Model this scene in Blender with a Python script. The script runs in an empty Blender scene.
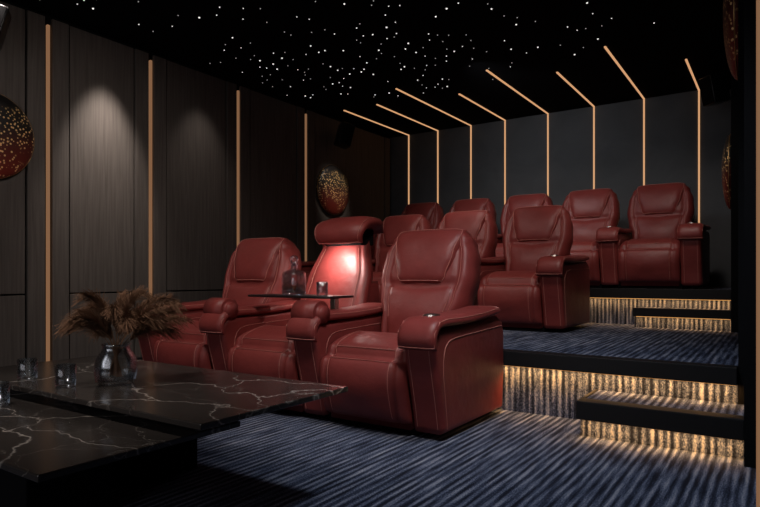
import bpy, bmesh, math, random
from mathutils import Vector, Matrix
random.seed(7)
S=bpy.context.scene
COL=S.collection
S.view_settings.view_transform='Standard'
S.view_settings.look='None'

# ---------------------------------------------------------------- constants
D=7.9; L=5.1; CAMH=0.85; H=CAMH+0.2787*D
Z1=0.38; Z2=0.73; Y1=3.53; Y2=6.22

# ---------------------------------------------------------------- materials
def newmat(name):
    m=bpy.data.materials.new(name); m.use_nodes=True
    nt=m.node_tree; b=nt.nodes['Principled BSDF']
    return m,nt,b
def N(nt,t,**k):
    n=nt.nodes.new(t)
    for a,v in k.items(): setattr(n,a,v)
    return n
def simple(name,col,rough=0.5,metal=0.0,spec=0.5,bump=0,bscale=50):
    m,nt,b=newmat(name)
    b.inputs['Base Color'].default_value=(*col,1)
    b.inputs['Roughness'].default_value=rough
    b.inputs['Metallic'].default_value=metal
    b.inputs['Specular IOR Level'].default_value=spec
    return m
def emis(name,col,st):
    m,nt,b=newmat(name)
    b.inputs['Base Color'].default_value=(0,0,0,1)
    b.inputs['Emission Color'].default_value=(*col,1)
    b.inputs['Emission Strength'].default_value=st
    return m
def ramp(nt,stops):
    r=N(nt,'ShaderNodeValToRGB'); e=r.color_ramp.elements
    while len(e)<len(stops): e.new(0.5)
    for i,(p,c) in enumerate(stops):
        e[i].position=p; e[i].color=(*c,1)
    return r

def leather_mat():
    m,nt,b=newmat('red_leather')
    tc=N(nt,'ShaderNodeTexCoord')
    n=N(nt,'ShaderNodeTexNoise'); n.inputs['Scale'].default_value=6; n.inputs['Detail'].default_value=5
    nt.links.new(tc.outputs['Object'],n.inputs['Vector'])
    r=ramp(nt,[(0.3,(0.180,0.029,0.026)),(0.7,(0.232,0.039,0.035))])
    nt.links.new(n.outputs['Fac'],r.inputs['Fac']); nt.links.new(r.outputs['Color'],b.inputs['Base Color'])
    b.inputs['Roughness'].default_value=0.45
    b.inputs['Specular IOR Level'].default_value=0.42
    v=N(nt,'ShaderNodeTexVoronoi'); v.inputs['Scale'].default_value=260
    nt.links.new(tc.outputs['Object'],v.inputs['Vector'])
    n2=N(nt,'ShaderNodeTexNoise'); n2.inputs['Scale'].default_value=9; n2.inputs['Detail'].default_value=3
    nt.links.new(tc.outputs['Object'],n2.inputs['Vector'])
    ad=N(nt,'ShaderNodeMath',operation='MULTIPLY_ADD'); ad.inputs[1].default_value=0.06
    nt.links.new(v.outputs['Distance'],ad.inputs[0]); nt.links.new(n2.outputs['Fac'],ad.inputs[2])
    bp=N(nt,'ShaderNodeBump'); bp.inputs['Strength'].default_value=0.45; bp.inputs['Distance'].default_value=0.016
    nt.links.new(ad.outputs[0],bp.inputs['Height']); nt.links.new(bp.outputs['Normal'],b.inputs['Normal'])
    return m

def carpet_mat():
    m,nt,b=newmat('striped_carpet')
    g=N(nt,'ShaderNodeNewGeometry'); sp=N(nt,'ShaderNodeSeparateXYZ')
    nt.links.new(g.outputs['Position'],sp.inputs[0])
    def stretched(sx,sy,scale,det=2):
        c=N(nt,'ShaderNodeCombineXYZ')
        a=N(nt,'ShaderNodeMath',operation='MULTIPLY'); a.inputs[1].default_value=sx
        bb=N(nt,'ShaderNodeMath',operation='MULTIPLY'); bb.inputs[1].default_value=sy
        z=N(nt,'ShaderNodeMath',operation='MULTIPLY'); z.inputs[1].default_value=sy
        for q,o in ((a,'X'),(bb,'Y'),(z,'Z')): nt.links.new(sp.outputs[o],q.inputs[0])
        nt.links.new(a.outputs[0],c.inputs[0]);nt.links.new(bb.outputs[0],c.inputs[1]);nt.links.new(z.outputs[0],c.inputs[2])
        n=N(nt,'ShaderNodeTexNoise'); n.inputs['Scale'].default_value=scale; n.inputs['Detail'].default_value=det
        nt.links.new(c.outputs[0],n.inputs['Vector']); return n
    m1=N(nt,'ShaderNodeMath',operation='MULTIPLY'); m1.inputs[1].default_value=2*math.pi/0.038
    nt.links.new(sp.outputs['X'],m1.inputs[0])
    warp=stretched(1,0.1,3)
    m2=N(nt,'ShaderNodeMath',operation='MULTIPLY_ADD'); m2.inputs[1].default_value=1.2
    nt.links.new(warp.outputs['Fac'],m2.inputs[0]); nt.links.new(m1.outputs[0],m2.inputs[2])
    sn=N(nt,'ShaderNodeMath',operation='SINE'); nt.links.new(m2.outputs[0],sn.inputs[0])
    s1=stretched(1,0.07,50,3)     # streaks
    s2=stretched(1,0.6,190,2)     # yarns
    a1=N(nt,'ShaderNodeMath',operation='MULTIPLY_ADD'); a1.inputs[1].default_value=0.14
    nt.links.new(sn.outputs[0],a1.inputs[0]); nt.links.new(s1.outputs['Fac'],a1.inputs[2])
    a2=N(nt,'ShaderNodeMath',operation='MULTIPLY_ADD'); a2.inputs[1].default_value=0.80
    nt.links.new(s2.outputs['Fac'],a2.inputs[0]); nt.links.new(a1.outputs[0],a2.inputs[2])
    a3=N(nt,'ShaderNodeMath',operation='SUBTRACT'); a3.inputs[1].default_value=0.28; nt.links.new(a2.outputs[0],a3.inputs[0])
    r=ramp(nt,[(0.42,(0.010,0.012,0.021)),(0.60,(0.042,0.054,0.092)),(0.76,(0.125,0.145,0.21)),(0.95,(0.29,0.30,0.35))])
    nt.links.new(a3.outputs[0],r.inputs['Fac'])
    nt.links.new(r.outputs['Color'],b.inputs['Base Color'])
    b.inputs['Roughness'].default_value=0.95; b.inputs['Specular IOR Level'].default_value=0.1
    bp=N(nt,'ShaderNodeBump'); bp.inputs['Strength'].default_value=0.45; bp.inputs['Distance'].default_value=0.008
    nt.links.new(a2.outputs[0],bp.inputs['Height']); nt.links.new(bp.outputs['Normal'],b.inputs['Normal'])
    return m

def wood_mat():
    m,nt,b=newmat('dark_wood_veneer')
    mp=N(nt,'ShaderNodeMapping'); mp.inputs['Scale'].default_value=(1,1,0.035)
    g=N(nt,'ShaderNodeNewGeometry')
    nt.links.new(g.outputs['Position'],mp.inputs['Vector'])
    n=N(nt,'ShaderNodeTexNoise'); n.inputs['Scale'].default_value=60; n.inputs['Detail'].default_value=6
    n.inputs['Distortion'].default_value=0.4
    nt.links.new(mp.outputs[0],n.inputs['Vector'])
    r=ramp(nt,[(0.3,(0.086,0.074,0.066)),(0.7,(0.130,0.113,0.101))])
    nt.links.new(n.outputs['Fac'],r.inputs['Fac']); nt.links.new(r.outputs['Color'],b.inputs['Base Color'])
    b.inputs['Roughness'].default_value=0.6; b.inputs['Specular IOR Level'].default_value=0.25
    return m

def slate_mat():
    m,nt,b=newmat('slate_wall_covering')
    g=N(nt,'ShaderNodeNewGeometry')
    n=N(nt,'ShaderNodeTexNoise'); n.inputs['Scale'].default_value=1.8; n.inputs['Detail'].default_value=9; n.inputs['Distortion'].default_value=1.2
    nt.links.new(g.outputs['Position'],n.inputs['Vector'])
    r=ramp(nt,[(0.35,(0.078,0.081,0.087)),(0.7,(0.100,0.104,0.111))])
    nt.links.new(n.outputs['Fac'],r.inputs['Fac']); nt.links.new(r.outputs['Color'],b.inputs['Base Color'])
    b.inputs['Roughness'].default_value=0.7; b.inputs['Specular IOR Level'].default_value=0.3
    return m

def marble_mat():
    m,nt,b=newmat('black_marble')
    g=N(nt,'ShaderNodeNewGeometry')
    n=N(nt,'ShaderNodeTexNoise'); n.inputs['Scale'].default_value=3.4; n.inputs['Detail'].default_value=7
    nt.links.new(g.outputs['Position'],n.inputs['Vector'])
    mx=N(nt,'ShaderNodeMixRGB'); mx.blend_type='LINEAR_LIGHT'; mx.inputs[0].default_value=0.17
    nt.links.new(g.outputs['Position'],mx.inputs[1]); nt.links.new(n.outputs['Color'],mx.inputs[2])
    def vein(scale,w,rot):
        mp=N(nt,'ShaderNodeMapping'); mp.inputs['Rotation'].default_value=(0,0,rot); mp.inputs['Scale'].default_value=(0.62,1.25,1)
        nt.links.new(mx.outputs[0],mp.inputs[0])
        v=N(nt,'ShaderNodeTexVoronoi'); v.feature='DISTANCE_TO_EDGE'; v.inputs['Scale'].default_value=scale
        nt.links.new(mp.outputs[0],v.inputs['Vector'])
        r=ramp(nt,[(0.0,(1,1,1)),(w*0.3,(0.35,0.35,0.35)),(w,(0,0,0))]); nt.links.new(v.outputs['Distance'],r.inputs['Fac']); return r
    v1=vein(2.4,0.016,0.5); v2=vein(4.6,0.012,1.1)
    msk=N(nt,'ShaderNodeTexNoise'); msk.inputs['Scale'].default_value=3.1; nt.links.new(g.outputs['Position'],msk.inputs['Vector'])
    mr=ramp(nt,[(0.34,(0.15,0.15,0.15)),(0.60,(1,1,1))]); nt.links.new(msk.outputs['Fac'],mr.inputs['Fac'])
    mul=N(nt,'ShaderNodeMixRGB'); mul.blend_type='MULTIPLY'; mul.inputs[0].default_value=1
    nt.links.new(v1.outputs[0],mul.inputs[1]); nt.links.new(mr.outputs[0],mul.inputs[2])
    sc=N(nt,'ShaderNodeMixRGB'); sc.blend_type='MULTIPLY'; sc.inputs[0].default_value=1; sc.inputs[2].default_value=(0.25,0.25,0.25,1)
    nt.links.new(v2.outputs[0],sc.inputs[1])
    ad=N(nt,'ShaderNodeMixRGB'); ad.blend_type='ADD'; ad.inputs[0].default_value=1
    nt.links.new(mul.outputs[0],ad.inputs[1]); nt.links.new(sc.outputs[0],ad.inputs[2])
    r=ramp(nt,[(0.0,(0.040,0.035,0.032)),(1.0,(0.58,0.53,0.48))])
    nt.links.new(ad.outputs[0],r.inputs['Fac']); nt.links.new(r.outputs['Color'],b.inputs['Base Color'])
    b.inputs['Roughness'].default_value=0.20; b.inputs['Specular IOR Level'].default_value=0.5
    return m

def art_mat():
    m,nt,b=newmat('lacquer_gold_fleck')
    tc=N(nt,'ShaderNodeTexCoord')
    v=N(nt,'ShaderNodeTexVoronoi'); v.inputs['Scale'].default_value=42
    nt.links.new(tc.outputs['Object'],v.inputs['Vector'])
    r=ramp(nt,[(0.26,(1,1,1)),(0.36,(0,0,0))]); nt.links.new(v.outputs['Distance'],r.inputs['Fac'])
    n=N(nt,'ShaderNodeTexNoise'); n.inputs['Scale'].default_value=5; nt.links.new(tc.outputs['Object'],n.inputs['Vector'])
    sp=N(nt,'ShaderNodeSeparateXYZ'); nt.links.new(tc.outputs['Object'],sp.inputs[0])
    ab=N(nt,'ShaderNodeMath',operation='ABSOLUTE'); nt.links.new(sp.outputs['Z'],ab.inputs[0])
    mm=N(nt,'ShaderNodeMath',operation='MULTIPLY_ADD'); mm.inputs[1].default_value=-0.9; nt.links.new(ab.outputs[0],mm.inputs[0]); nt.links.new(n.outputs['Fac'],mm.inputs[2])
    r2=ramp(nt,[(0.22,(0,0,0)),(0.36,(1,1,1))]); nt.links.new(mm.outputs[0],r2.inputs['Fac'])
    mu=N(nt,'ShaderNodeMixRGB'); mu.blend_type='MULTIPLY'; mu.inputs[0].default_value=1
    nt.links.new(r.outputs[0],mu.inputs[1]); nt.links.new(r2.outputs[0],mu.inputs[2])
    rb=ramp(nt,[(0.0,(0.24,0.03,0.018)),(0.42,(0.010,0.009,0.009))])
    za=N(nt,'ShaderNodeMath',operation='ADD'); za.inputs[1].default_value=0.34; nt.links.new(sp.outputs['Z'],za.inputs[0]); nt.links.new(za.outputs[0],rb.inputs['Fac'])
    mx=N(nt,'ShaderNodeMixRGB'); mx.inputs[2].default_value=(1.0,0.68,0.30,1)
    nt.links.new(mu.outputs[0],mx.inputs[0]); nt.links.new(rb.outputs[0],mx.inputs[1])
    nt.links.new(mx.outputs[0],b.inputs['Base Color'])
    b.inputs['Roughness'].default_value=0.4
    return m

def glass_mat(name,tint=(1,1,1)):
    # thin-walled glass: clear body with fresnel reflections
    m=bpy.data.materials.new(name); m.use_nodes=True; nt=m.node_tree; nt.nodes.clear()
    o=N(nt,'ShaderNodeOutputMaterial'); t=N(nt,'ShaderNodeBsdfTransparent'); g=N(nt,'ShaderNodeBsdfGlossy')
    f=N(nt,'ShaderNodeLayerWeight'); f.inputs['Blend'].default_value=0.4
    t.inputs['Color'].default_value=(*tint,1); g.inputs['Roughness'].default_value=0.12; g.inputs['Color'].default_value=(0.9,0.95,1,1)
    mx=N(nt,'ShaderNodeMixShader'); ml=N(nt,'ShaderNodeMath',operation='MULTIPLY_ADD'); ml.inputs[1].default_value=0.65; ml.inputs[2].default_value=0.07
    nt.links.new(f.outputs['Fresnel'],ml.inputs[0]); nt.links.new(ml.outputs[0],mx.inputs[0])
    nt.links.new(t.outputs[0],mx.inputs[1]); nt.links.new(g.outputs[0],mx.inputs[2]); nt.links.new(mx.outputs[0],o.inputs['Surface'])
    return m

M_leather=leather_mat(); M_carpet=carpet_mat(); M_wood=wood_mat(); M_slate=slate_mat()
M_marble=marble_mat(); M_art=art_mat(); M_glass=glass_mat('clear_glass',(0.95,0.96,0.97))
M_black=simple('black_trim',(0.008,0.008,0.009),0.35)
M_nose=simple('black_nosing',(0.007,0.007,0.008),0.6,spec=0.25)
M_matte=simple('matte_black',(0.006,0.006,0.007),0.9,spec=0.1)
M_ceil=simple('ceiling_black',(0.004,0.004,0.005),0.95,spec=0.05)
M_stitch=simple('stitching',(0.45,0.17,0.14),0.6)
M_metal=simple('brushed_steel',(0.55,0.5,0.46),0.3,1.0)
M_strip=emis('led_strip_warm',(1.0,0.52,0.25),0.66)
M_strip_wall=emis('led_strip_amber',(1.0,0.50,0.25),0.22)
M_led=emis('step_led',(1.0,0.48,0.15),0.9)
M_star=emis('star_point',(1.0,0.97,0.92),1.0)
M_star_dim=emis('star_point_dim',(1.0,0.97,0.92),0.35)
M_pamp=simple('dried_pampas',(0.22,0.12,0.072),0.95,spec=0.1)
M_liq=simple('whisky',(0.25,0.06,0.02),0.15)
M_gold=simple('gold_rim',(0.55,0.33,0.14),0.35,1.0)

# ---------------------------------------------------------------- mesh helpers
def link(o,parent=None,mat=None):
    COL.objects.link(o)
    if parent: o.parent=parent
    if mat and o.data and not o.data.materials: o.data.materials.append(mat)
    return o
def mesh_from_bm(bm,name,mat,smooth=True):
    bmesh.ops.recalc_face_normals(bm,faces=bm.faces)
    me=bpy.data.meshes.new(name); bm.to_mesh(me); bm.free()
    me.materials.append(mat)
    if smooth:
        for p in me.polygons: p.use_smooth=True
    return me
def box_bm(bm,x0,x1,y0,y1,z0,z1,bev=0,seg=2):
    r=bmesh.ops.create_cube(bm,size=1)
    vs=r['verts']
    for v in vs:
        v.co=Vector((x0+(v.co.x+.5)*(x1-x0),y0+(v.co.y+.5)*(y1-y0),z0+(v.co.z+.5)*(z1-z0)))
    if bev:
        es=set(e for v in vs for e in v.link_edges)
        bmesh.ops.bevel(bm,geom=list(es),offset=bev,segments=seg,affect='EDGES',profile=0.5)
def boxes(name,lst,mat,bev=0,parent=None,smooth=False):
    bm=bmesh.new()
    for b in lst: box_bm(bm,*b,bev=bev)
    me=mesh_from_bm(bm,name,mat,smooth)
    return link(bpy.data.objects.new(name,me),parent)
def empty(name,loc=(0,0,0)):
    e=bpy.data.objects.new(name,None); e.location=loc; COL.objects.link(e); e.empty_display_size=0.2; return e

def catmull(pts,n):
    P=[Vector((0,*p)) for p in pts]
    P=[P[0]*2-P[1]]+P+[P[-1]*2-P[-2]]
    dense=[]
    for i in range(1,len(P)-2):
        for k in range(20):
            t=k/20
            a,b,c,d=P[i-1],P[i],P[i+1],P[i+2]
            dense.append(0.5*((2*b)+(c-a)*t+(2*a-5*b+4*c-d)*t*t+(3*b-a-3*c+d)*t**3))
    dense.append(P[-2])
    ln=[0]
    for i in range(1,len(dense)): ln.append(ln[-1]+(dense[i]-dense[i-1]).length)
    tot=ln[-1]
    def f(v):
        s=max(0,min(1,v))*tot
        for i in range(1,len(ln)):
            if ln[i]>=s:
                k=(s-ln[i-1])/max(1e-9,ln[i]-ln[i-1]); return dense[i-1].lerp(dense[i],k)
        return dense[-1]
    return f
def lerp_table(tab):
    def f(v):
        if v<=tab[0][0]: return tab[0][1]
        for (a,x),(b,y) in zip(tab,tab[1:]):
            if v<=b:
                k=(v-a)/(b-a); k=k*k*(3-2*k); return x+(y-x)*k
        return tab[-1][1]
    return f
def ga(x,s): return math.exp(-(x/s)**2)
class Pillow:
    """cushion following a side-view path; flip = side of the path that is the outer face"""
    def __init__(s,path,W,T,Tb=0.03,pu=5,pv=10,flip=1):
        s.f=catmull(path,0); s.W=W; s.T=T; s.Tb=Tb; s.pu=pu; s.pv=pv; s.flip=flip
    def n(s,v):
        a=s.f(min(1,v+.01))-s.f(max(0,v-.01)); a.normalize()
        return Vector((0,-a.z,a.y))*s.flip
    def e(s,u,v):
        return math.sqrt(max(0,1-abs(u)**s.pu))*math.sqrt(max(0,1-abs(2*v-1)**s.pv))
    def pt(s,u,v,extra=0,side=1):
        w=s.W(v); e=s.e(u,v)
        p=s.f(v).copy(); nn=s.n(v)
        off=(s.T(u,v)*e+extra) if side==1 else -s.Tb*e
        p=p+nn*off; p.x=u*w
        return p
    def mesh(s,name,mat,nu=28,nv=36):
        bm=bmesh.new()
        us=[math.sin(math.pi/2*(2*i/nu-1)) for i in range(nu+1)]
        vs=[0.5+0.5*math.sin(math.pi/2*(2*j/nv-1)) for j in range(nv+1)]
        vs=[0.5*a+0.5*(j/nv) for j,a in enumerate(vs)]
        for side in (1,-1):
            g=[[bm.verts.new(s.pt(u,v,0,side)) for v in vs] for u in us]
            for i in range(nu):
                for j in range(nv):
                    bm.faces.new((g[i][j],g[i+1][j],g[i+1][j+1],g[i][j+1]))
        bmesh.ops.remove_doubles(bm,verts=bm.verts,dist=2e-5)
        return mesh_from_bm(bm,name,mat)
def tubes(name,lines,r,mat,closed=False):
    cu=bpy.data.curves.new(name,'CURVE'); cu.dimensions='3D'; cu.bevel_depth=r; cu.bevel_resolution=1
    for ln in lines:
        sp=cu.splines.new('POLY'); sp.points.add(len(ln)-1)
        for i,p in enumerate(ln): sp.points[i].co=(*p,1)
        sp.use_cyclic_u=closed
    cu.materials.append(mat); return cu

def prism(prof,x0,x1,r,name,mat):
    """side profile (y,z) closed polygon lofted in x with rounded rims"""
    n=len(prof); P=[Vector((p[0],p[1])) for p in prof]
    area=sum(P[i].x*P[(i+1)%n].y-P[(i+1)%n].x*P[i].y for i in range(n))
    sg=1 if area>0 else -1
    nor=[]
    for i in range(n):
        a=(P[i]-P[i-1]).normalized(); b=(P[(i+1)%n]-P[i]).normalized()
        t=(a+b); t.normalize(); k=1/max(0.5,(a.dot(t)))
        nor.append(Vector((-t.y,t.x))*sg*k)
    bm=bmesh.new(); secs=[]
    K=5
    seq=[(x0+r*(1-math.cos(math.pi/2*k/K)),r*(1-math.sin(math.pi/2*k/K))) for k in range(K+1)]
    seq+= [(x1-(x-x0),ins) for x,ins in reversed(seq)]
    for x,ins in seq:
        secs.append([bm.verts.new((x,P[i].x+nor[i].x*ins,P[i].y+nor[i].y*ins)) for i in range(n)])
    for a,b in zip(secs,secs[1:]):
        for i in range(n): bm.faces.new((a[i],a[(i+1)%n],b[(i+1)%n],b[i]))
    bm.faces.new(secs[0]); bm.faces.new(secs[-1])
    return mesh_from_bm(bm,name,mat)

# ---------------------------------------------------------------- recliner parts (shared mesh data)
AC=0.385   # arm centre offset
# seat
seatW=lambda v:0.292
def seatT(u,v):
    t=0.058+0.032*ga(v-0.45,0.12)
    t-=0.022*ga(abs(u)-0.76,0.03)*(1 if v>0.12 else 0)
    t-=0.042*ga(v-0.67,0.018)
    t+=0.018*ga(v-0.82,0.09)*ga(u,0.5)
    return t
seatP=Pillow([(0.74,0.43),(0.5,0.425),(0.28,0.435),(0.13,0.425),(0.05,0.365),(0.035,0.29),(0.055,0.19),(0.085,0.07)],seatW,seatT,0.03,pu=8,pv=18,flip=-1)
me_seat=seatP.mesh('seat_cushion',M_leather,36,64)
cu_seat=tubes('seat_stitching',[[seatP.pt(s*0.69,0.12+0.84*k/40,0.001) for k in range(41)] for s in (-1,1)]
        +[[seatP.pt(-0.68+1.36*k/20,vv,0.001) for k in range(21)] for vv in (0.64,0.70)],0.0016,M_stitch)
# back
backPath=[(0.64,0.36),(0.69,0.56),(0.75,0.78),(0.815,0.985),(0.865,1.16)]
backW=lerp_table([(0,0.275),(0.28,0.28),(0.42,0.315),(0.60,0.340),(0.76,0.330),(0.90,0.295),(0.97,0.25),(1,0.19)])
def backT(u,v):
    t=0.088+0.050*ga(v-0.28,0.18)*(1-u*u)
    t-=0.022*ga(abs(u)-0.74,0.04)
    t-=0.024*ga(v-0.50-0.04*abs(u),0.03)*(1 if abs(u)<0.74 else 0.2)
    t+=0.026*ga(abs(u)-0.90,0.13)*(1 if v<0.85 else .5)
    return t
backP=Pillow(backPath,backW,backT,0.20,pu=6,pv=9,flip=1)
me_back=backP.mesh('backrest',M_leather,44,52)
cu_back=tubes('back_stitching',[[backP.pt(s*0.69,0.26+0.24*k/20,0.001) for k in range(21)] for s in (-1,1)]
   +[[backP.pt(s*0.80,0.3+0.6*k/30,0.001) for k in range(31)] for s in (-1,1)],0.0018,M_stitch)
# headrest
hpath=[backP.pt(0,v,-0.026) for v in (0.525,0.67,0.83,0.985)]
hpath=[(p.y,p.z) for p in hpath]
headW=lerp_table([(0,0.15),(0.12,0.185),(0.5,0.225),(0.85,0.255),(1,0.245)])
headP=Pillow(hpath,headW,lambda u,v:0.056+0.010*ga(v-0.35,0.3),0.02,pu=6,pv=6,flip=1)
me_head=headP.mesh('headrest',M_leather,26,24)
def outline(P,k=0.93,kv=0.05,ex=0.002):
    pts=[]
    for i in range(15): pts.append(P.pt(-k+2*k*i/14,kv,ex))
    for i in range(1,15): pts.append(P.pt(k,kv+(1-2*kv)*i/14,ex))
    for i in range(1,15): pts.append(P.pt(k-2*k*i/14,1-kv,ex))
    for i in range(1,14): pts.append(P.pt(-k,1-kv-(1-2*kv)*i/14,ex))
    return pts
cu_head=tubes('headrest_piping',[outline(headP)],0.0024,M_stitch,True)
# arm
f=catmull([(0.085,0.035),(0.055,0.18),(0.01,0.36),(-0.015,0.47),(-0.015,0.545),(0.03,0.585)],0)
fr=[(f(k/16).y,f(k/16).z) for k in range(17)]
prof=fr+[(0.2,0.59),(0.5,0.60),(0.80,0.615),(0.87,0.58),(0.90,0.5),(0.90,0.3),(0.88,0.035)]
AH=0.094
me_arm=prism(prof,-AH,AH,0.032,'arm_panel',M_leather)
padP=Pillow([(-0.026,0.48),(-0.03,0.545),(0.01,0.598),(0.10,0.612),(0.3,0.612),(0.55,0.622),(0.80,0.645)],
    lambda v:0.112,lambda u,v:0.036,0.022,pu=6,pv=16,flip=1)
me_pad=padP.mesh('arm_pad',M_leather,20,40)
cu_pad=tubes('arm_pad_piping',[outline(padP,0.95,0.02,0.0015)],0.0024,M_stitch,True)
fs=[]
for s in (-1,1):
    fs.append([Vector((s*0.060,f(k/20).y-0.0015,f(k/20).z)) for k in range(1,17)])
side=[]
for s in (-1,1):
    pts=[(0.12,0.06),(0.10,0.2),(0.075,0.36),(0.09,0.47),(0.16,0.52),(0.4,0.535),(0.84,0.55)]
    g=catmull(pts,0); side.append([Vector((s*(AH+0.001),g(k/30).y,g(k/30).z)) for k in range(31)])
cu_arm=tubes('arm_stitching',fs+side,0.0020,M_stitch)
bm=bmesh.new()
r_=bmesh.ops.create_cone(bm,cap_ends=True,segments=28,radius1=0.042,radius2=0.039,depth=0.008)
for v in bm.verts: v.co=Vector((v.co.x*1.1,v.co.y*1.35+0.12,v.co.z+0.650))
me_plate=mesh_from_bm(bm,'control_plate',M_metal,False)
bm=bmesh.new()
bmesh.ops.create_cone(bm,cap_ends=True,segments=28,radius1=0.030,radius2=0.030,depth=0.003)
for v in bm.verts: v.co=Vector((v.co.x*1.1,v.co.y*1.35+0.12,v.co.z+0.6545))
me_plate2=mesh_from_bm(bm,'cup_recess',M_black,False)
me_shell=prism([(0.10,0.03),(0.10,0.40),(0.66,0.42),(0.72,0.62),(0.78,0.80),(0.93,0.82),(0.95,0.6),(0.94,0.3),(0.93,0.03)],-0.283,0.283,0.02,'body_shell',M_leather)
bm=bmesh.new(); box_bm(bm,-0.30,0.30,0.12,0.88,0.0,0.05)
me_base=mesh_from_bm(bm,'base_plinth',M_matte,False)

def part(name,data,parent,loc=(0,0,0)):
    o=bpy.data.objects.new(name,data); o.location=loc; COL.objects.link(o); o.parent=parent; return o
def arm(root,x,tag):
    for nm,d in (('arm_panel',me_arm),('arm_pad',me_pad),('arm_piping',cu_pad),('arm_stitching',cu_arm),('control_plate',me_plate),('cup_recess',me_plate2)):
        part(nm+'_'+tag,d,root,(x,0,0))
def recliner(x,y,z,left=False,hood=False):
    root=empty('theater_recliner',(x,y,z))
    part('seat',me_seat,root); part('seat_stitching',cu_seat,root)
    part('body_shell',me_shell,root); part('base_plinth',me_base,root)
    if not hood:
        part('backrest',me_back,root); part('back_stitching',cu_back,root)
        part('headrest',me_head,root); part('headrest_piping',cu_head,root)
    arm(root,AC,'right')
    if left: arm(root,-AC,'left')
    return root

P=0.77
row1=[recliner(-1.90-P*i,2.63,0,left=(i==2),hood=(i==1)) for i in range(3)]
row2=[recliner(-1.95-P*i,4.88,Z1,left=(i==3)) for i in range(4)]
row3=[recliner(-1.09-P*i,6.47,Z2,left=(i==4)) for i in range(5)]

# middle recliner: open backrest with raised articulated hood headrest
r=row1[1]
bp2=[(0.62,0.38),(0.70,0.58),(0.80,0.80),(0.88,1.0),(0.92,1.12)]
bW2=lerp_table([(0,0.27),(0.3,0.30),(0.6,0.285),(1,0.20)])
b2=Pillow(bp2,bW2,lambda u,v:0.05-0.02*ga(abs(u)-0.78,0.04),0.08,pu=8,pv=12,flip=1)
part('backrest',b2.mesh('backrest_open',M_leather,30,30),r)
part('back_stitching',tubes('open_back_stitching',[[b2.pt(s*0.72,0.25+0.65*k/20,0.001) for k in range(21)] for s in (-1,1)],0.0018,M_stitch),r)
hd=Pillow([(0.70,1.10),(0.675,1.16),(0.71,1.22),(0.81,1.255),(0.93,1.245),(1.00,1.19)],lerp_table([(0,0.20),(0.3,0.23),(0.7,0.23),(1,0.18)]),lambda u,v:0.048,0.05,pu=4,pv=7,flip=1)
hm=hd.mesh('hood_headrest',M_leather,26,30)
HO=(0.05,0.07,-0.01)
part('headrest',hm,r,HO)
part('headrest_piping',tubes('hood_piping',[outline(hd,0.90,0.05)],0.002,M_stitch,True),r,HO)
boxes('headrest_frame',[(-0.14,0.20,0.83,0.98,1.08,1.20)],M_matte,0.01,r)
boxes('reading_light',[(-0.03,0.09,0.79,0.82,1.108,1.118)],emis('reading_led',(1,0.75,0.6),2.5),0.002,r)
la=bpy.data.lights.new('reading_spot','AREA'); la.energy=3.4; la.size=0.08; la.color=(1,0.82,0.76)
lo=bpy.data.objects.new('reading_spot',la); COL.objects.link(lo); lo.parent=r; lo.location=(0.03,0.70,1.06); lo.rotation_euler=(math.radians(28),0,0)
for sx,tag in ((-1,'left'),(1,'right')):
    bm=bmesh.new(); bmesh.ops.create_cone(bm,cap_ends=True,segments=32,radius1=0.078,radius2=0.078,depth=0.225)
    es=[e for e in bm.edges if abs(e.verts[0].co.z-e.verts[1].co.z)<1e-4]
    bmesh.ops.bevel(bm,geom=es,offset=0.03,segments=5,affect='EDGES')
    for v in bm.verts: v.co=Vector((v.co.z,v.co.x,v.co.y))
    part('arm_roll_'+tag,mesh_from_bm(bm,'arm_roll',M_leather),r,(sx*AC,0.045,0.635))
boxes('tray_board',[(-0.30,0.40,0.20,0.46,0.716,0.732)],M_black,0.006,r,True)
boxes('tray_post',[(0.33,0.37,0.30,0.34,0.62,0.717)],M_metal,0.004,r)

# decanter
def lathe(name,prof,mat,seg=32,parent=None,loc=(0,0,0),sq=0,cap=True):
    bm=bmesh.new(); rings=[]
    for rr,z in prof:
        ring=[]
        for k in range(seg):
            a=2*math.pi*k/seg; c,s_=math.cos(a),math.sin(a)
            q=1.0
            if sq: q=1/((abs(c)**sq+abs(s_)**sq)**(1/sq))
            ring.append(bm.verts.new((rr*c*q,rr*s_*q,z)))
        rings.append(ring)
    for a,b in zip(rings,rings[1:]):
        for k in range(seg): bm.faces.new((a[k],a[(k+1)%seg],b[(k+1)%seg],b[k]))
    bm.faces.new(rings[0]); bm.faces.new(rings[-1])
    o=bpy.data.objects.new(name,mesh_from_bm(bm,name,mat)); o.location=loc; COL.objects.link(o)
    if parent:o.parent=parent
    return o
dx,dy=-2.66,2.63+0.32; TZ=0.7325
dec=empty('whisky_decanter',(dx,dy,TZ))
lathe('bottle',[(0.062,0),(0.066,0.01),(0.066,0.13),(0.055,0.155),(0.020,0.17),(0.018,0.195),(0.026,0.20),(0.026,0.205),(0.016,0.206),(0.014,0.165),(0.050,0.145),(0.060,0.128),(0.060,0.015),(0.001,0.013)],M_glass,32,dec,sq=5)
lathe('whisky',[(0.001,0.016),(0.058,0.017),(0.058,0.06),(0.001,0.061)],M_liq,32,dec,sq=5)
lathe('stopper',[(0.010,0.19),(0.012,0.207),(0.026,0.215),(0.030,0.24),(0.020,0.258),(0.002,0.262)],M_glass,16,dec)
def tumbler(x,y,z):
    t=lathe('whisky_tumbler',[(0.034,0),(0.037,0.004),(0.039,0.085),(0.0365,0.086),(0.034,0.014),(0.001,0.012)],M_glass,32,None,(x,y,z)); return t
tumbler(-2.42,2.95,TZ)

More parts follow.
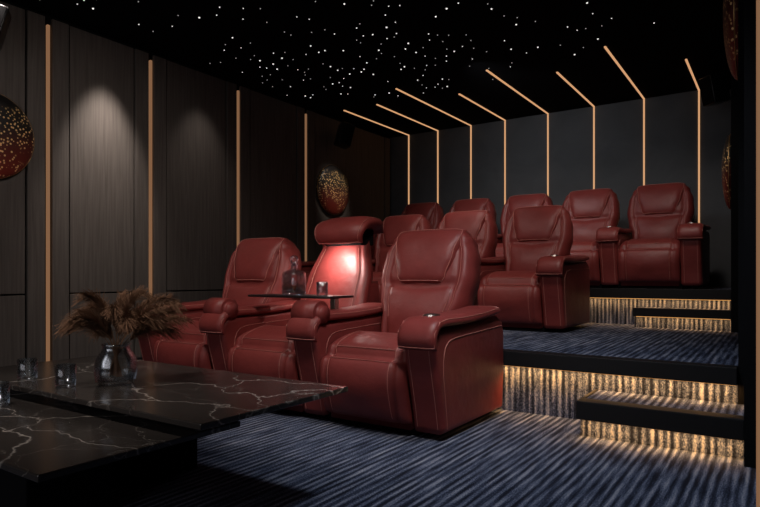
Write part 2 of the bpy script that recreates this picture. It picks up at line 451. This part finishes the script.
# ---------------------------------------------------------------- room shell
XR=1.7; YF=-2.2
boxes('floor',[(-L-0.2,XR+0.2,YF-0.2,D+0.2,-0.1,0.0)],M_carpet)
boxes('ceiling',[(-L-0.2,XR+0.2,YF-0.2,D+0.2,H,H+0.1)],M_ceil)
boxes('wall_back',[(-L-0.2,0.6,D,D+0.2,0,H)],M_slate)
boxes('wall_left',[(-L-0.2,-L,YF,D,0,H)],M_matte)
boxes('wall_front',[(-L,XR,YF-0.2,YF,0,H)],M_matte)
boxes('wall_right',[(-0.33,0.6,5.86,D,0,H),(-0.17,0.6,3.60,5.86,0,H),(-0.125,0.6,3.12,3.60,0,H),(-0.045,XR,2.42,3.12,0,H),(XR,XR+0.2,YF,2.42,0,H)],M_matte)
stripsY=[2.59-1.1*k for k in (3,2,1)]+[2.59,3.57,4.70,5.86]
pan=[];ed=[-2.19]+stripsY+[D-0.01]
for a,b in zip(ed,ed[1:]):
    a0=a+0.03; b0=b-0.03
    s=0.14
    for (p,q,t) in ((a0,a0+s,0.03),(a0+s+0.014,b0-s-0.014,0.02),(b0-s,b0,0.03)):
        if q-p<0.05: continue
        if t==0.02:
            pan.append((-L,-L+t,p,q,0.08,0.70)); pan.append((-L,-L+t,p,q,0.714,H-0.03))
        else: pan.append((-L,-L+t,p,q,0.08,H-0.03))
boxes('trim_wall_panels',pan,M_wood,0.003)
boxes('baseboard_left',[(-L,-L+0.035,YF,Y1,0,0.08)],M_black)
boxes('led_light_strip_left_wall',[(-L+0.001,-L+0.03,y-0.010,y+0.010,0.08,H-0.09) for y in stripsY],M_strip_wall)
xs=[-0.601,-0.5367,-0.468,-0.402,-0.325,-0.249,-0.1733,-0.0973]
ye=[6.24,6.26,5.86,6.45,5.87,6.35,5.9,6.7]
lst=[]
for a,b in zip(xs,ye):
    X=a*D
    lst.append((X-0.009,X+0.009,D-0.012,D-0.0005,Z2+0.3,H-0.0005)); lst.append((X-0.009,X+0.009,b,D-0.012,H-0.012,H-0.0005))
boxes('led_light_strip_back_wall',lst,M_strip)
boxes('led_light_strip_pier',[(-0.062,-0.050,2.44,2.46,0.0,H)],M_strip_wall)

# stepped platforms
XL=-L+0.037
boxes('floor_middle_tier',[(XL,-0.172,Y1+0.07,5.858,0,Z1),(XL,-0.332,5.858,Y2+0.07,0,Z1)],M_carpet)
boxes('floor_rear_tier',[(XL,-0.332,Y2+0.07,D-0.002,0,Z2)],M_carpet)
boxes('floor_step_lower',[(-0.88,-0.127,3.25,Y1+0.069,0,0.19)],M_carpet)
boxes('floor_step_upper',[(-1.12,-0.333,5.98,Y2+0.069,Z1,0.555)],M_carpet)
boxes('trim_nosing_1',[(XL,-0.172,Y1,Y1+0.10,Z1-0.085,Z1+0.006)],M_nose,0.004)
boxes('trim_nosing_2',[(XL,-0.333,Y2,Y2+0.10,Z2-0.09,Z2+0.006)],M_nose,0.004)
boxes('trim_nosing_3',[(-0.885,-0.127,3.18,3.28,0.10,0.197),(-0.885,-0.865,3.28,Y1+0.05,0.10,0.197)],M_nose,0.004)
boxes('trim_nosing_4',[(-1.125,-0.333,5.92,6.01,0.485,0.562)],M_nose,0.004)
tn=[5]
def under(x0,x1,y,z,e):
    boxes('trim_%d'%tn[0],[(x0,x1,y,y+0.010,z-0.004,z)],M_led); tn[0]+=1  # glowing LED strip under the nosing
    l=bpy.data.lights.new('step_led','AREA'); l.shape='RECTANGLE'; l.size=x1-x0; l.size_y=0.03; l.energy=e; l.color=(1,0.50,0.165)
    o=bpy.data.objects.new('step_led_lamp',l); COL.objects.link(o); o.location=((x0+x1)/2,y-0.008,z-0.010)
    o.rotation_euler=(math.radians(10),0,0)
under(-4.0,-0.18,Y1+0.03,Z1-0.086,14)
under(-4.5,-0.34,Y2+0.03,Z2-0.091,9)
under(-0.86,-0.13,3.205,0.099,2.2)
under(-1.10,-0.34,5.945,0.484,1.3)

# starlight ceiling
pts=[]
tries=0
while len(pts)<235 and tries<20000:
    tries+=1
    if random.random()<0.4: x=random.gauss(-3.2,1.1); y=random.gauss(5.0,0.7)
    else: x=random.uniform(-4.95,-0.8); y=random.uniform(2.4,6.1)
    if not(-4.95<x<-0.45 and 1.4<y<6.2): continue
    if x>-1.6 and random.random()<0.5: continue
    if any((x-a)**2+(y-b)**2<0.07**2 for a,b in pts): continue
    pts.append((x,y))
bm=bmesh.new()
for i,(x,y) in enumerate(pts):
    dim=i%5<2
    rr=bmesh.ops.create_icosphere(bm,subdivisions=1,radius=0.005 if dim else random.choice((0.005,0.006,0.008,0.009)),matrix=Matrix.Translation((x,y,H-0.002)))
    if dim:
        for fc in set(fc for v in rr['verts'] for fc in v.link_faces): fc.material_index=1
me=mesh_from_bm(bm,'stars',M_star); me.materials.append(M_star_dim)
link(bpy.data.objects.new('ceiling_starlight_dots',me))

# round lacquer wall art
def art(x,y,z,sgn,R=0.34):
    root=empty('round_wall_art',(x,y,z))
    bm=bmesh.new(); rings=[];seg=48
    for k in range(13):
        a=k/12; rr=R*math.sin(a*math.pi/2); dep=0.07*math.cos(a*math.pi/2)+0.02
        rings.append([bm.verts.new((sgn*dep,rr*math.cos(t*2*math.pi/seg),rr*math.sin(t*2*math.pi/seg))) for t in range(seg)] if k else [bm.verts.new((sgn*0.09,0,0))])
    for k,(a,b) in enumerate(zip(rings,rings[1:])):
        for t in range(seg):
            if k==0: bm.faces.new((a[0],b[t],b[(t+1)%seg]))
            else: bm.faces.new((a[t],b[t],b[(t+1)%seg],a[(t+1)%seg]))
    back=[bm.verts.new((0,v.co.y,v.co.z)) for v in rings[-1]]
    for t in range(seg): bm.faces.new((rings[-1][t],back[t],back[(t+1)%seg],rings[-1][(t+1)%seg]))
    bm.faces.new(back)
    part('dome',mesh_from_bm(bm,'art_dome',M_art),root)
    cu=tubes('rim',[[Vector((sgn*0.02,R*math.cos(t*2*math.pi/64),R*math.sin(t*2*math.pi/64))) for t in range(64)]],0.004,M_gold,True)
    part('rim',cu,root)
art(-L+0.031,2.12,1.95,1); art(-L+0.031,6.40,2.04,1)
art(-0.331,6.25,1.8,-1); art(-0.171,3.97,2.33,-1)
def speaker(x,y,z,rot):
    root=empty('wall_speaker',(x,y,z)); root.rotation_euler=rot
    boxes('cabinet',[(-0.09,0.09,-0.10,0.10,-0.15,0.15)],M_black,0.012,root,True)
    boxes('grille',[(-0.08,0.08,-0.106,-0.098,-0.14,0.14)],M_matte,0.004,root)
    boxes('bracket',[(-0.02,0.02,0.1,0.2,-0.03,0.03)],M_black,0,root)
speaker(-L+0.24,6.40,2.76,(0,math.radians(15),math.radians(60)))
speaker(-L+0.24,2.06,2.72,(0,math.radians(15),math.radians(60)))
speaker(-0.56,7.25,2.85,(math.radians(12),0,math.radians(-45)))

# ---------------------------------------------------------------- marble coffee table
tb=empty('marble_coffee_table',(0,0,0))
boxes('slab_upper',[(-3.1,-1.40,1.15,1.87,0.400,0.42)],M_marble,0.004,tb)
boxes('slab_lower',[(-2.9,-1.50,0.74,1.40,0.346,0.366)],M_marble,0.004,tb)
boxes('pedestal_upper',[(-2.6,-2.15,1.45,1.75,0,0.400)],M_matte,0.006,tb)
boxes('pedestal_lower',[(-2.45,-2.0,0.95,1.25,0,0.346)],M_matte,0.006,tb)
for p in ((-2.32,1.25,0.4205),(-2.44,1.06,0.3665),(-2.62,1.25,0.4205)): tumbler(*p)
# vase with pampas
vx,vy,vz=-2.22,1.40,0.4205
va=empty('pampas_vase',(vx,vy,vz))
lathe('glass_vase',[(0.062,0),(0.075,0.01),(0.082,0.05),(0.078,0.10),(0.055,0.135),(0.050,0.15),(0.056,0.16),(0.052,0.161),(0.045,0.15),(0.050,0.133),(0.072,0.098),(0.076,0.05),(0.068,0.018),(0.001,0.015)],M_glass,36,va)
bm=bmesh.new()
def strip(pts,w):
    prev=None
    for i,p in enumerate(pts):
        ww=w*(1-i/len(pts))+0.0004
        a=bm.verts.new(p+Vector((ww*0.8,ww*0.3,0))); b=bm.verts.new(p-Vector((ww*0.8,ww*0.3,0)))
        if prev: bm.faces.new((prev[0],prev[1],b,a))
        prev=(a,b)
CR=Vector((0.831,0.556,0)); 
dirs=[(-0.17,0.13,0),(-0.16,0.17,.1),(-0.10,0.20,-.05),(0.0,0.19,.08),(0.12,0.21,0),(0.2,0.19,.1),(0.29,0.17,-.05),(0.29,0.10,.05),(-0.19,0.08,-.05),(-0.12,0.11,-.12),(0.12,0.10,-.14),(0.22,0.05,.10),(-0.15,0.05,.12),(0.05,0.15,-.12),(0.18,0.13,.15),(-0.12,0.15,.02),(0.06,0.12,.0),(0.2,0.10,-.02)]
for sx,sz,sd in dirs:
    tip=CR*sx*0.88+Vector((-0.556,0.831,0))*sd+Vector((0,0,0.16+sz*0.95))
    def q(t): 
        base=Vector((-sx*0.15,-sd*0.1,0.03)); mid=Vector((tip.x*0.15,tip.y*0.15,0.16+0.65*(tip.z-0.16)+0.05))
        return base*(1-t)**2+mid*2*t*(1-t)+tip*t*t
    strip([q(k/14) for k in range(15)],0.0026)
    for k in range(460):
        t=random.uniform(0.45,1.0); p=q(t); tg=(q(min(1,t+.03))-q(t-.03)).normalized()
        rnd=Vector((random.gauss(0,1),random.gauss(0,1),random.gauss(0,1))).normalized()
        d=(tg*1.0+rnd*0.6).normalized(); ln=random.uniform(0.025,0.07)*(1.25-0.7*abs(t-0.65))
        strip([p,p+d*ln*0.5+Vector((0,0,0.002)),p+d*ln-Vector((0,0,ln*0.25))],0.0018)
part('dried_pampas',mesh_from_bm(bm,'dried_pampas',M_pamp,False),va)

# ---------------------------------------------------------------- lights
def spot(x,y,z,tx,ty,tz,e,ang=70,blend=0.8,size=0.08,col=(1,0.88,0.80),name='ceiling_spot'):
    l=bpy.data.lights.new(name,'SPOT'); l.energy=e; l.spot_size=math.radians(ang); l.spot_blend=blend; l.shadow_soft_size=size; l.color=col
    o=bpy.data.objects.new(name,l); COL.objects.link(o); o.location=(x,y,z)
    o.rotation_euler=(Vector((tx,ty,tz))-Vector((x,y,z))).to_track_quat('-Z','Y').to_euler()
ZC=H-0.06
spot(-0.8,1.5,ZC,-1.9,3.2,0.7,145,62,size=0.22)
spot(-2.6,1.4,ZC,-3.0,3.2,0.7,108,62,size=0.22)
spot(-1.2,3.6,ZC,-1.9,5.3,0.9,100,75,size=0.22)
spot(-2.9,3.6,ZC,-3.2,5.3,0.9,74,75,size=0.22)
spot(-0.9,5.2,ZC,-1.2,6.8,1.2,62,80,size=0.2)
spot(-2.6,5.2,ZC,-2.9,6.9,1.2,56,80,size=0.2)
spot(-0.8,2.3,ZC,-0.80,3.0,0,130,80,size=0.2,col=(0.84,0.90,1))  # added bluish fill light over the carpet and steps
spot(-2.3,0.5,ZC,-2.15,1.4,0.5,110,40,size=0.1)
spot(-4.70,3.08,ZC,-5.05,3.08,1.8,150,50,1.0,0.05,name='wall_washer')
spot(-4.70,2.05,ZC,-5.05,2.05,1.8,30,60,1.0,0.05,name='wall_washer')
spot(-4.70,4.15,ZC,-5.05,4.15,1.8,14,60,1.0,0.05,name='wall_washer')
spot(-4.1,6.1,ZC,-5.05,6.4,2.0,50,30,1.0,0.05,name='wall_washer')
spot(-2.6,2.2,ZC,-5.1,2.8,1.0,75,95,1.0,0.2,name='wall_washer')  # added wide fill spot that brightens the left wall
spot(-2.6,5.6,ZC,-2.4,7.9,1.9,46,110,1.0,0.2,name='wall_washer',col=(0.9,0.95,1))  # added wide cool fill that lifts the back wall
l=bpy.data.lights.new('screen_glow','AREA'); l.shape='RECTANGLE'; l.size=3.2; l.size_y=1.8; l.energy=19; l.color=(0.98,0.94,0.98)  # added area lamp out of view, soft fill on the chair fronts
o=bpy.data.objects.new('screen_glow',l); COL.objects.link(o); o.location=(-2.2,-2.1,1.6); o.rotation_euler=(math.radians(90),0,0)
w=bpy.data.worlds.new('World'); S.world=w; w.use_nodes=True
w.node_tree.nodes['Background'].inputs[0].default_value=(0.5,0.55,0.6,1); w.node_tree.nodes['Background'].inputs[1].default_value=0.02

# ---------------------------------------------------------------- camera
c=bpy.data.cameras.new('camera'); co=bpy.data.objects.new('camera',c); COL.objects.link(co)
c.sensor_width=36; c.lens=594/760*36; c.clip_start=0.02
co.location=(0,0,CAMH); co.rotation_euler=(math.radians(90),0,math.radians(33.8))
c.shift_y=(277-253.5)/760
S.camera=co
